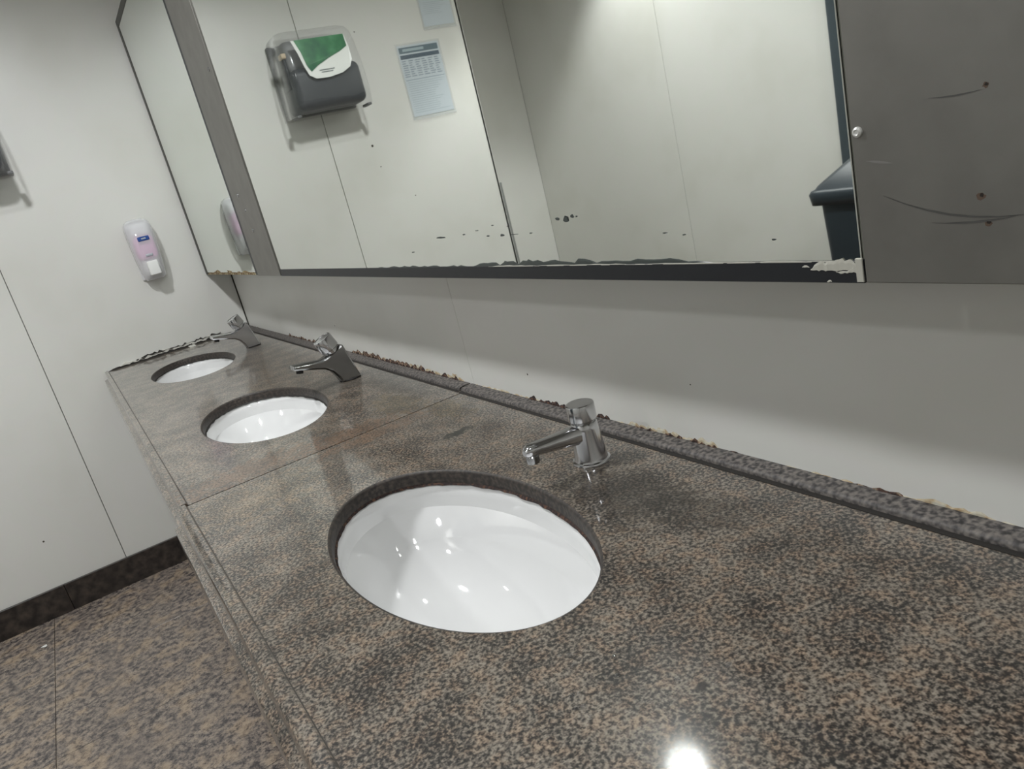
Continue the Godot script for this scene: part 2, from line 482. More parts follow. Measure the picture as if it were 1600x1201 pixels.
# ---------------------------------------------------------------- the room
func panel_wall(w: Node3D, axis: int, face: float, sgn: float, along: int, cuts: Array, y0: float, y1: float, gap := 0.0013) -> void:
	# laminate panels standing 10 mm proud of the wall's core, 3 mm joints
	for k in cuts.size() - 1:
		var lo := Vector3(0, y0, 0)
		var hi := Vector3(0, y1, 0)
		lo[along] = cuts[k] + (gap if k > 0 else 0.0)
		hi[along] = cuts[k + 1] - (gap if k < cuts.size() - 2 else 0.0)
		lo[axis] = face - 0.01 if sgn > 0 else face
		hi[axis] = face if sgn > 0 else face + 0.01
		put("panel", tile_mesh(lo, hi, 0.0012, axis, sgn), M.wall, w)
func room() -> void:
	var f := setting("floor")
	put("bed", box_mesh(Vector3(XB - 0.1, -0.12, -0.1), Vector3(XE + 0.1, -0.003, ZB + 0.1)), M.joint, f)
	var rng := RandomNumberGenerator.new()
	rng.seed = 3
	var xs := [XB, -0.022, 0.5]
	while xs[-1] < XE - 0.3: xs.append(xs[-1] + 0.522)
	xs[-1] = XE
	var zs := [0.0, 0.553, 1.075, 1.597, ZB]
	for i in xs.size() - 1:
		for j in zs.size() - 1:
			put("tile", tile_mesh(Vector3(xs[i] + 0.0009, -0.003, zs[j] + 0.0009), Vector3(xs[i + 1] - 0.0009, rng.randf_range(-0.0001, 0.0), zs[j + 1] - 0.0009), 0.0003, 1, 1.0), M.floor[rng.randi() % 4], f)
	var c := setting("ceiling")
	put("ceiling_board", box_mesh(Vector3(XB - 0.1, CEIL, -0.1), Vector3(XE + 0.1, CEIL + 0.1, ZB + 0.1)), M.ceiling, c)
	# far wall (x = 0) up to its end beside the recess
	var w := setting("wall_far")
	put("wall_core", box_mesh(Vector3(XB - 0.1, 0, -0.1), Vector3(-0.01, CEIL, 1.55)), M.gap, w)
	panel_wall(w, 0, 0.0, 1.0, 2, [0.004, 0.766, 1.562], 0.112, CEIL)
	put("end_panel", tile_mesh(Vector3(XB, 0.112, 1.55), Vector3(-0.0, CEIL, 1.56), 0.001, 2, 1.0), M.wall, w)
	for s in [[0.305, 1.0, 0.004], [1.455, 0.957, 0.006], [1.93, 1.02, 0.003], [1.36, 0.97, 0.003], [1.2, 1.1, 0.003]]:
		put("mark", lathe_mesh([Vector2(s[2], 0.0), Vector2(s[2] * 0.6, 0.0006)], Vector3(0.0, s[0], s[1]), Vector3.RIGHT, 7), M.speck, w)
	put("corner_guard", tile_mesh(Vector3(-0.004, 0.0, 1.562), Vector3(0.0, 1.156, 1.574), 0.001, 0, 1.0), M.guard, w, "grey corner strip reaching half way up")
	var sk := setting("baseboard_far")
	var sz := [0.004, 0.545, 1.0, 1.562]
	for k in sz.size() - 1:
		put("skirting_stone", tile_mesh(Vector3(0.0, 0.0, sz[k] + 0.0008), Vector3(0.012, 0.114, sz[k + 1] - 0.0008), 0.0015, 0, 1.0), M.skirting[k % 2], sk)
	# wall behind the counter (z = 0)
	w = setting("wall_counter")
	put("wall_core", box_mesh(Vector3(-0.01, 0, -0.1), Vector3(XE + 0.1, CEIL, -0.01)), M.gap, w)
	panel_wall(w, 2, 0.0, 1.0, 0, [0.003, 2.003, 4.0, XE], 0.0, CEIL, 0.0004)
	for s in [[2.22, 0.905, 0.002], [2.62, 0.94, 0.001], [1.2, 0.93, 0.002]]:
		put("mark", lathe_mesh([Vector2(s[2], 0.0), Vector2(s[2] * 0.6, 0.0006)], Vector3(s[0], s[1], 0.0), Vector3.BACK, 7), M.speck, w)
	# recess end, opposite wall, wall behind the camera
	w = setting("wall_recess")
	put("wall_core", box_mesh(Vector3(XB - 0.1, 0, 1.55), Vector3(XB - 0.01, CEIL, ZB + 0.1)), M.gap, w)
	panel_wall(w, 0, XB, 1.0, 2, [1.562, ZB], 0.0, CEIL)
	w = setting("wall_opposite")
	put("wall_core", box_mesh(Vector3(XB - 0.1, 0, ZB + 0.01), Vector3(XE + 0.1, CEIL, ZB + 0.1)), M.gap, w)
	panel_wall(w, 2, ZB, -1.0, 0, [XB, 0.505, 1.392], 0.0, CEIL)
	panel_wall(w, 2, ZB, -1.0, 0, [2.33, 3.6, XE], 0.0, CEIL)
	panel_wall(w, 2, ZB, -1.0, 0, [1.392, 2.33], 2.12, CEIL)
	w = setting("wall_near")
	put("wall_core", box_mesh(Vector3(XE + 0.01, 0, -0.1), Vector3(XE + 0.1, CEIL, ZB + 0.1)), M.gap, w)
	panel_wall(w, 0, XE, -1.0, 2, [0.0, 1.15, ZB], 0.0, CEIL)
	var d := setting("door_1")
	put("door_frame", box_mesh(Vector3(1.395, 0.0, ZB - 0.02), Vector3(1.485, 2.118, ZB + 0.01)), M.door, d)
	put("door_frame", box_mesh(Vector3(2.275, 0.0, ZB - 0.02), Vector3(2.327, 2.118, ZB + 0.01)), M.door, d)
	put("door_frame", box_mesh(Vector3(1.485, 2.066, ZB - 0.02), Vector3(2.275, 2.118, ZB + 0.01)), M.door, d)
	put("door_leaf", tile_mesh(Vector3(1.488, 0.006, ZB - 0.008), Vector3(2.272, 2.063, ZB + 0.01), 0.002, 2, -1.0), M.door, d)
	var h := MB.new()
	h.lathe([Vector2(0.008, 0.0), Vector2(0.008, 0.05)], Vector3(2.2, 1.0, ZB - 0.008), Vector3.FORWARD, 14)
	h.rbox(Vector3(2.09, 0.99, ZB - 0.07), Vector3(2.21, 1.01, ZB - 0.055), 0.006)
	put("door_handle", h.done(), M.chrome_worn, d)

# ---------------------------------------------------------------- counter, basins, taps
# UVs of a slab from x0, 2 m long and 0.64 m wide: along x, and from the wall over the front edge downwards
func slab_uv(p: Vector3, x0: float) -> Vector2:
	return Vector2((p.x - x0) / 2.0, (p.z + (TOP - p.y)) / 0.64)
func slab_quad(b: MB, x0: float, a: Vector3, c: Vector3, d: Vector3, e: Vector3) -> void:
	b.quad(a, c, d, e, [slab_uv(a, x0), slab_uv(c, x0), slab_uv(d, x0), slab_uv(e, x0)])
func slab_piece(b: MB, x0: float, xa: float, xb: float, za: float, zb: float) -> void:
	for y in [TOP, TOP - 0.02]:
		var q := [Vector3(xa, y, zb), Vector3(xb, y, zb), Vector3(xb, y, za), Vector3(xa, y, za)]
		if y == TOP: slab_quad(b, x0, q[0], q[1], q[2], q[3])
		else: slab_quad(b, x0, q[3], q[2], q[1], q[0])
func slab_hole(b: MB, eb: MB, x0: float, xa: float, xb: float, za: float, zb: float, cx: float, cz: float) -> void:
	var n := 96
	var inner: Array = []
	var outer: Array = []
	for k in n:
		var t := TAU * k / n
		var dir := Vector2(cos(t) * SINK_A, sin(t) * SINK_B)
		var s := 1e9
		if dir.x > 1e-6: s = minf(s, (xb - cx) / dir.x)
		if dir.x < -1e-6: s = minf(s, (xa - cx) / dir.x)
		if dir.y > 1e-6: s = minf(s, (zb - cz) / dir.y)
		if dir.y < -1e-6: s = minf(s, (za - cz) / dir.y)
		inner.append(dir)
		outer.append(dir * s)
	# move the sample nearest each corner onto the corner
	for cn in [Vector2(xa - cx, za - cz), Vector2(xb - cx, za - cz), Vector2(xa - cx, zb - cz), Vector2(xb - cx, zb - cz)]:
		var best := 0
		for k in n:
			if outer[k].distance_squared_to(cn) < outer[best].distance_squared_to(cn): best = k
		outer[best] = cn
	var r := 0.004
	for k in n:
		var j := (k + 1) % n
		var P := func(v: Vector2, y: float, grow: float): return Vector3(cx + v.x * (1.0 + grow / SINK_A), y, cz + v.y * (1.0 + grow / SINK_B))
		b.grp = -1
		slab_quad(b, x0, P.call(outer[k], TOP, 0.0), P.call(inner[k], TOP, r), P.call(inner[j], TOP, r), P.call(outer[j], TOP, 0.0))
		slab_quad(b, x0, P.call(outer[j], TOP - 0.02, 0.0), P.call(inner[j], TOP - 0.02, 0.0), P.call(inner[k], TOP - 0.02, 0.0), P.call(outer[k], TOP - 0.02, 0.0))
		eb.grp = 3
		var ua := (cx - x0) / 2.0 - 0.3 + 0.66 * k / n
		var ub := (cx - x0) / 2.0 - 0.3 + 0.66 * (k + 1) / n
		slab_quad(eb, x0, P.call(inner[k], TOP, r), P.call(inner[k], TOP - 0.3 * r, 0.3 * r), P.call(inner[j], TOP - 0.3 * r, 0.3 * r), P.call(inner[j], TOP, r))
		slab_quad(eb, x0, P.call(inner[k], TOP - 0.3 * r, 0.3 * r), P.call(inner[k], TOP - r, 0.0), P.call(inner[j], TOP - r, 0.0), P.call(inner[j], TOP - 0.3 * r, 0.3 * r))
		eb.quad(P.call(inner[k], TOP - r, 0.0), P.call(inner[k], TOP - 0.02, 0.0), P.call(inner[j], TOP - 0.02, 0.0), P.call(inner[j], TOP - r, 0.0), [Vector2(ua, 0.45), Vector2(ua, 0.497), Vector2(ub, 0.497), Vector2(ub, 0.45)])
# smooth-group number for each edge of a closed profile: a new one behind every sharp corner
func edge_groups(prof: Array) -> Array:
	var n := prof.size()
	var out: Array = []
	var g := 20
	for k in n:
		var d0: Vector2 = (prof[k] - prof[(k + n - 1) % n]).normalized()
		var d1: Vector2 = (prof[(k + 1) % n] - prof[k]).normalized()
		if d0.dot(d1) < 0.75: g += 1
		out.append(g)
	return out
# a moulding: profile of (z, y) points run along x, counter-clockwise seen from +x
func run_profile(prof: Array, xa: float, xb: float, x0: float) -> ArrayMesh:
	var b := MB.new()
	var eg := edge_groups(prof)
	for k in prof.size():
		b.grp = eg[k]
		var p: Vector2 = prof[k]
		var q: Vector2 = prof[(k + 1) % prof.size()]
		slab_quad(b, x0, Vector3(xb, p.y, p.x), Vector3(xb, q.y, q.x), Vector3(xa, q.y, q.x), Vector3(xa, p.y, p.x))
	b.grp = -1
	var flat := PackedVector2Array(prof)
	var idx := Geometry2D.triangulate_polygon(flat)
	for e in [xa, xb]:
		for k in range(0, idx.size(), 3):
			var v: Array = []
			for i in 3: v.append(Vector3(e, flat[idx[k + i]].y, flat[idx[k + i]].x))
			b.tri(v[0], v[1], v[2], slab_uv(v[0], x0), slab_uv(v[1], x0), slab_uv(v[2], x0))
	return b.done()
# ragged crust along a line: lies in the plane spanned by dir and up, stands "thick" out of it
func ragged(from: Vector3, to: Vector3, up: Vector3, out: Vector3, base: float, vary: float, thick: float, step: float, sd: int, both := 0.0) -> ArrayMesh:
	var f := FastNoiseLite.new()
	f.seed = sd
	f.noise_type = FastNoiseLite.TYPE_SIMPLEX_SMOOTH
	f.frequency = 1.0
	f.fractal_octaves = 3
	var b := MB.new()
	var len := from.distance_to(to)
	var n := maxi(3, int(len / step))
	var dir := (to - from) / len
	var prev: Array = []
	for k in n + 1:
		var s := len * k / n
		var ends := clampf(minf(s, len - s) / (step * 3.0), 0.05, 1.0)
		var hgt := maxf(0.0004, (base + vary * f.get_noise_2d(s / (step * 3.5), 3.7) * 1.6) * ends)
		var low := both * f.get_noise_2d(s / (step * 3.0), 91.3)
		var t := thick * (0.6 + 0.5 * f.get_noise_2d(s / (step * 2.0), 55.0))
		var p := from + dir * s
		var cur := [p + up * low, p + up * low + out * t, p + up * (low + hgt * 0.7) + out * t, p + up * (low + hgt)]
		if prev:
			b.grp = -1
			for i in 3:
				b.quad(prev[i], cur[i], cur[i + 1], prev[i + 1])
		prev = cur
	return b.done()
func counter() -> void:
	var prof_rim := func(z0: float, zf: float) -> Array:
		# raised rim with a rounded nose, an apron and a lower bead
		var zr := zf - 0.011
		return [Vector2(z0, TOP - 0.02), Vector2(z0, TOP + 0.003), Vector2(z0 + 0.0015, TOP + 0.0045), Vector2(zr - 0.005, TOP + 0.0045), Vector2(zr - 0.0015, TOP + 0.003), Vector2(zr, TOP - 0.001), Vector2(zr, TOP - 0.022), Vector2(zr - 0.002, TOP - 0.026), Vector2(zf - 0.004, TOP - 0.028), Vector2(zf - 0.001, TOP - 0.0295), Vector2(zf, TOP - 0.033), Vector2(zf, TOP - 0.066), Vector2(zf - 0.002, TOP - 0.069), Vector2(z0 - 0.01, TOP - 0.07), Vector2(z0 - 0.01, TOP - 0.02)]
	var prof_back := [Vector2(0.0, TOP - 0.002), Vector2(0.027, TOP - 0.002), Vector2(0.027, TOP + 0.004), Vector2(0.0255, TOP + 0.0062), Vector2(0.022, TOP + 0.0075), Vector2(0.003, TOP + 0.008), Vector2(0.0, TOP + 0.0078)]
	prof_back.reverse()
	# far slab with two basins
	var t := thing("countertop_slab", "speckled grey-brown granite countertop slab with two washbasins, meeting the far wall", "countertop", "granite countertop slabs")
	var b := MB.new()
	var eb := MB.new()
	b.grp = -1
	var zi := 0.566
	slab_piece(b, 0.0, 0.0, 0.16, 0.0, zi)
	slab_hole(b, eb, 0.0, 0.16, 0.96, 0.0, zi, 0.56, 0.328)
	slab_piece(b, 0.0, 0.96, 1.16, 0.0, zi)
	slab_hole(b, eb, 0.0, 1.16, 1.96, 0.0, zi, 1.56, 0.328)
	slab_piece(b, 0.0, 1.96, 1.9978, 0.0, zi)
	slab_quad(b, 0.0, Vector3(1.9978, TOP - 0.02, zi), Vector3(1.9978, TOP - 0.02, 0), Vector3(1.9978, TOP, 0), Vector3(1.9978, TOP, zi))
	put("slab", b.done(), M.granite_far, t)
	put("cutout_edge", eb.done(), M.edge_shade, t, "edge of the basin cut-outs, darkened with painted shade")
	put("front_rim", run_profile(prof_rim.call(zi, 0.591), 0.0, 1.9978, 0.0), M.granite_far, t)
	put("backsplash", run_profile(prof_back, 0.0, 1.985, 0.0), M.backsplash[0], t)
	put("dirt_line", box_mesh(Vector3(0.0, TOP - 0.001, 0.027), Vector3(1.985, TOP + 0.0008, 0.033)), M.dirt_line, t, "dark line of dirt along the backsplash")
	put("dirt_line", box_mesh(Vector3(0.0, TOP - 0.001, 0.5645), Vector3(1.9978, TOP + 0.0006, 0.566)), M.rim_joint, t, "dark line of dirt along the rim")
	for s in [[0.03, 0.28, 0.004, 0.004, 61, "crust"], [0.35, 0.62, 0.003, 0.003, 66, "cream"], [0.62, 1.0, 0.009, 0.007, 62, "crust"], [1.0, 1.28, 0.003, 0.003, 67, "crust_dark"], [1.28, 1.78, 0.011, 0.008, 63, "crust"], [1.5, 1.95, 0.008, 0.006, 64, "crust_dark"], [1.3, 1.97, 0.011, 0.005, 65, "cream"]]:
		var y0 := TOP + 0.004
		put("old_sealant", ragged(Vector3(s[0], y0, 0.0), Vector3(s[1], y0, 0.0), Vector3.UP, Vector3.BACK, s[2], s[3], 0.001 if s[5] == "cream" else 0.005, 0.008, s[4]), M[s[5]], t, "flaking brown sealant crust")
	# broken sealant at the far wall
	put("end_sealant", ragged(Vector3(0.0, TOP - 0.002, 0.575), Vector3(0.0, TOP - 0.002, 0.06), Vector3.UP, Vector3.RIGHT, 0.011, 0.006, 0.008, 0.012, 71), M.dirt_line, t, "blackened sealant at the far wall")
	put("end_sealant", ragged(Vector3(0.0, TOP + 0.006, 0.52), Vector3(0.0, TOP + 0.006, 0.13), Vector3.UP, Vector3.RIGHT, 0.009, 0.012, 0.0095, 0.011, 72, 0.006), M.white_sealant, t, "torn white sealant at the far wall")
	put("end_sealant", ragged(Vector3(0.0, TOP + 0.014, 0.44), Vector3(0.0, TOP + 0.014, 0.12), Vector3.UP, Vector3.RIGHT, 0.004, 0.008, 0.0105, 0.009, 73, 0.006), M.dirt_line, t, "blackened sealant at the far wall")
	put("end_sealant", rbox_mesh(Vector3(0.012, TOP - 0.001, 0.235), Vector3(0.06, TOP + 0.004, 0.26), 0.002), M.white_sealant, t, "loose white sealant flake")
	# near slab with one basin
	t = thing("countertop_slab", "speckled grey-brown granite countertop slab with one washbasin, nearest the camera", "countertop", "granite countertop slabs")
	b = MB.new()
	eb = MB.new()
	b.grp = -1
	zi = 0.569
	slab_piece(b, 2.0, 2.0012, 2.11, 0.0, zi)
	slab_hole(b, eb, 2.0, 2.11, 2.91, 0.0, zi, 2.51, 0.327)
	slab_piece(b, 2.0, 2.91, 4.0, 0.0, zi)
	slab_quad(b, 2.0, Vector3(2.0012, TOP - 0.02, 0), Vector3(2.0012, TOP - 0.02, zi), Vector3(2.0012, TOP, zi), Vector3(2.0012, TOP, 0))
	slab_quad(b, 2.0, Vector3(4.0, TOP - 0.02, zi), Vector3(4.0, TOP - 0.02, 0), Vector3(4.0, TOP, 0), Vector3(4.0, TOP, zi))
	put("slab", b.done(), M.granite_near, t)
	put("cutout_edge", eb.done(), M.edge_shade, t, "edge of the basin cut-out, darkened with painted shade")
	put("front_rim", run_profile(prof_rim.call(zi, 0.598), 2.0012, 4.0, 2.0), M.granite_near, t)
	put("backsplash", run_profile(prof_back, 1.992, 4.0, 2.0), M.backsplash[1], t)
	put("joint", box_mesh(Vector3(1.9979, TOP - 0.02, 0.03), Vector3(2.0011, TOP - 0.002, 0.58)), M.joint, t, "dark open joint between the slabs")
	put("dirt_line", box_mesh(Vector3(1.992, TOP - 0.001, 0.027), Vector3(4.0, TOP + 0.0008, 0.034)), M.dirt_line, t, "dark line of dirt along the backsplash")
	put("dirt_line", box_mesh(Vector3(2.0012, TOP - 0.001, 0.5675), Vector3(4.0, TOP + 0.0006, 0.569)), M.rim_joint, t, "dark line of dirt along the rim")
	for s in [[2.0, 2.5, 0.004, 0.003, 81, "cream"], [2.2, 2.44, 0.006, 0.006, 82, "crust_dark"], [2.47, 2.66, 0.008, 0.005, 83, "cream"], [2.48, 2.66, 0.005, 0.005, 84, "crust"], [2.64, 2.86, 0.002, 0.0018, 85, "crust_dark"], [2.74, 3.1, 0.003, 0.002, 86, "cream"], [2.83, 2.905, 0.004, 0.002, 87, "crust"], [2.9, 2.99, 0.006, 0.003, 88, "cream"]]:
		var y0 := TOP + 0.005
		put("old_sealant", ragged(Vector3(s[0], y0, 0.0), Vector3(s[1], y0, 0.0), Vector3.UP, Vector3.BACK, s[2], s[3], 0.0012 if s[5] == "cream" else 0.004, 0.005, s[4]), M[s[5]], t, "flaking brown sealant crust")
	basins()
	taps()
func basins() -> void:
	var who := ["white oval undermount washbasin closest to the far wall", "white oval undermount washbasin in the middle of the three", "white oval undermount washbasin nearest the camera"]
	var cs := [Vector2(0.56, 0.328), Vector2(1.56, 0.328), Vector2(2.51, 0.327)]
	for i in 3:
		var t := thing("washbasin", who[i], "washbasin", "washbasins in the granite counter")
		t.position = Vector3(cs[i].x, TOP - 0.0202, cs[i].y)
		var b := MB.new()
		var rings: Array = []
		var n := 64
		# inner surface from the flat lip under the stone down to the drain
		var prof := [Vector2(1.10, -0.012), Vector2(1.10, -0.0005), Vector2(1.015, -0.0005), Vector2(0.995, -0.004)]
		for k in range(1, 15):
			var ph := k / 15.0 * PI / 2.0
			prof.append(Vector2(0.1 + 0.885 * pow(cos(ph), 0.86), -0.004 - 0.146 * sin(ph)))
		prof.append(Vector2(0.085, -0.152))
		for q in prof:
			var rg: Array = []
			for k in n:
				var a := -TAU * k / n
				# the bowl gets rounder towards the drain
				var rnd := clampf((0.4 - q.x) / 0.4, 0.0, 1.0)
				var ax: float = lerpf(SINK_A, 0.2, rnd) * q.x
				var az: float = lerpf(SINK_B, 0.2, rnd) * q.x
				rg.append(Vector3(cos(a) * ax, q.y, sin(a) * az))
			rings.append(rg)
		rings.reverse()
		b.loft(rings, true, false)
		# underside
		var under: Array = []
		for q in [Vector2(1.10, -0.0125), Vector2(1.0, -0.02), Vector2(0.85, -0.09), Vector2(0.5, -0.158), Vector2(0.1, -0.165)]:
			var rg: Array = []
			for k in n:
				var a := -TAU * k / n
				rg.append(Vector3(cos(a) * SINK_A * q.x, q.y, sin(a) * SINK_B * q.x))
			under.append(rg)
		b.loft(under, false, true)
		put("bowl", b.done(), M.ceramic, t)
		var d := MB.new()
		d.lathe([Vector2(0.003, -0.1505), Vector2(0.012, -0.1505), Vector2(0.016, -0.149), Vector2(0.024, -0.1475), Vector2(0.026, -0.15), Vector2(0.02, -0.162)], Vector3.ZERO, Vector3.UP, 24)
		put("drain", d.done(), M.chrome_worn, t)
		# sealant between stone and bowl
		var s := MB.new()
		var r0: Array = []
		var r1: Array = []
		var r2: Array = []
		var f := FastNoiseLite.new()
		f.seed = 7 + i
		f.frequency = 0.35
		for k in 120:
			var a := -TAU * k / 120.0
			var g := 0.0016 + 0.0022 * f.get_noise_1d(k)
			r0.append(Vector3(cos(a) * (SINK_A + 0.0008), 0.001, sin(a) * (SINK_B + 0.0008)))
			r1.append(Vector3(cos(a) * (SINK_A - 0.002), -0.0008, sin(a) * (SINK_B - 0.002)))
			r2.append(Vector3(cos(a) * (SINK_A - 0.002 - g * 0.5), -0.001 - g, sin(a) * (SINK_B - 0.002 - g * 0.5)))
		s.loft([r2, r1, r0], false, false)
		put("sealant", s.done(), M.crust_dark if i == 2 else M.dirt_line, t, "brown sealant under the stone edge")
# chamfered extrusion along x of a side profile of (z, y), counter-clockwise seen from +x
func side_extrude(prof: Array, half: float, bev: float) -> ArrayMesh:
	var n := prof.size()
	var inset: Array = []
	for k in n:
		var p: Vector2 = prof[k]
		var e0: Vector2 = (p - prof[(k + n - 1) % n]).normalized()
		var e1: Vector2 = (prof[(k + 1) % n] - p).normalized()
		var m := (Vector2(-e0.y, e0.x) + Vector2(-e1.y, e1.x)).normalized()
		inset.append(p + m * bev)
	# make sure that the inset goes inwards
	var area := 0.0
	for k in n: area += prof[k].cross(prof[(k + 1) % n])
	if area < 0:
		for k in n: inset[k] = 2.0 * prof[k] - inset[k]
	var b := MB.new()
	var mk := func(pp: Array, x: float) -> Array:
		var r: Array = []
		for p in pp: r.append(Vector3(x, p.y, p.x))
		return r
	var rings := [mk.call(inset, -half), mk.call(prof, -half + bev), mk.call(prof, half - bev), mk.call(inset, half)]
	var eg := edge_groups(prof)
	for r in 3:
		for k in n:
			b.grp = eg[k]
			b.quad(rings[r + 1][k], rings[r + 1][(k + 1) % n], rings[r][(k + 1) % n], rings[r][k])
	b.grp = -1
	var idx := Geometry2D.triangulate_polygon(PackedVector2Array(inset))
	for e in [0, 3]:
		for k in range(0, idx.size(), 3): b.tri(rings[e][idx[k]], rings[e][idx[k + 1]], rings[e][idx[k + 2]])
	return b.done()
func taps() -> void:
	# conical tap with a long straight spout
	var t := thing("press_tap", "chrome conical push tap with straight spout beside the nearest washbasin", "tap", "push taps on the counter")
	t.position = Vector3(2.51, TOP, 0.099)
	put("body", lathe_mesh([Vector2(0.0265, 0.0), Vector2(0.027, 0.002), Vector2(0.0262, 0.004), Vector2(0.0235, 0.0052), Vector2(0.0225, 0.009), Vector2(0.0188, 0.05), Vector2(0.0185, 0.056), Vector2(0.0172, 0.0585)], Vector3.ZERO, Vector3.UP, 40), M.chrome, t)
	put("neck", lathe_mesh([Vector2(0.0165, 0.058), Vector2(0.0165, 0.0625)], Vector3.ZERO, Vector3.UP, 36), M.chrome_worn, t)
	put("push_button", lathe_mesh([Vector2(0.0188, 0.0622), Vector2(0.0196, 0.0632), Vector2(0.0198, 0.083), Vector2(0.0192, 0.0848), Vector2(0.0178, 0.0855)], Vector3.ZERO, Vector3.UP, 40), M.chrome, t)
	var b := MB.new()
	var rings: Array = []
	for s in [[0.008, 0.045, 0.0125, 0.0125], [0.02, 0.0455, 0.012, 0.0122], [0.05, 0.049, 0.0098, 0.0108], [0.08, 0.0525, 0.0082, 0.0098], [0.09, 0.0532, 0.0078, 0.0092], [0.0965, 0.0528, 0.0064, 0.0072], [0.0995, 0.0522, 0.0035, 0.0042]]:
		var rg: Array = []
		for q in [[-1, -0.55], [-0.6, -1], [0.6, -1], [1, -0.55], [1, 0.5], [0.72, 0.92], [0.4, 1.0], [-0.4, 1.0], [-0.72, 0.92], [-1, 0.5]]:
			rg.append(Vector3(q[0] * s[3], s[1] + q[1] * s[2], s[0]))
		rings.append(rg)
	b.loft(rings)
	put("spout", b.done(), M.chrome, t)
	put("aerator", lathe_mesh([Vector2(0.0085, 0.036), Vector2(0.0092, 0.037), Vector2(0.0092, 0.0455), Vector2(0.0075, 0.0475)], Vector3(0, 0, 0.089), Vector3.UP, 28), M.chrome_worn, t)
	# two leaning taps
	var who := ["chrome leaning push tap behind the middle washbasin", "chrome leaning push tap behind the washbasin at the far wall"]
	for i in 2:
		t = thing("press_tap", who[i], "tap", "push taps on the counter")
		t.position = Vector3([1.545, 0.545][i], TOP, [0.104, 0.112][i])
		var prof := [Vector2(-0.024, 0.0), Vector2(0.024, 0.0), Vector2(0.031, 0.018), Vector2(0.041, 0.034), Vector2(0.056, 0.045), Vector2(0.076, 0.0515), Vector2(0.1, 0.0585), Vector2(0.127, 0.066), Vector2(0.13, 0.0695), Vector2(0.126, 0.0775), Vector2(0.09, 0.0725), Vector2(0.058, 0.068), Vector2(0.046, 0.0705), Vector2(0.002, 0.089), Vector2(-0.002, 0.0875)]
		put("body", side_extrude(prof, 0.0195, 0.0045), M.chrome_worn if i == 0 else M.chrome, t)
		put("base_seal", lathe_mesh([Vector2(0.0255, 0.0), Vector2(0.026, 0.002), Vector2(0.0245, 0.0035)], Vector3(0, 0, 0.0), Vector3.UP, 28), M.rubber, t)
		var ax := Vector3(0, 0.925, 0.38).normalized()
		put("push_button", lathe_mesh([Vector2(0.018, -0.004), Vector2(0.018, 0.006), Vector2(0.0225, 0.0065), Vector2(0.0238, 0.008), Vector2(0.0238, 0.037), Vector2(0.0225, 0.0395), Vector2(0.019, 0.04), Vector2(0.018, 0.0388)], Vector3(0, 0.0795, 0.0235), ax, 36), M.chrome, t)
		put("outlet", lathe_mesh([Vector2(0.0085, 0.0), Vector2(0.0085, 0.008)], Vector3(0, 0.0535, 0.113), Vector3(0, 0.97, -0.25).normalized(), 20), M.rubber, t)

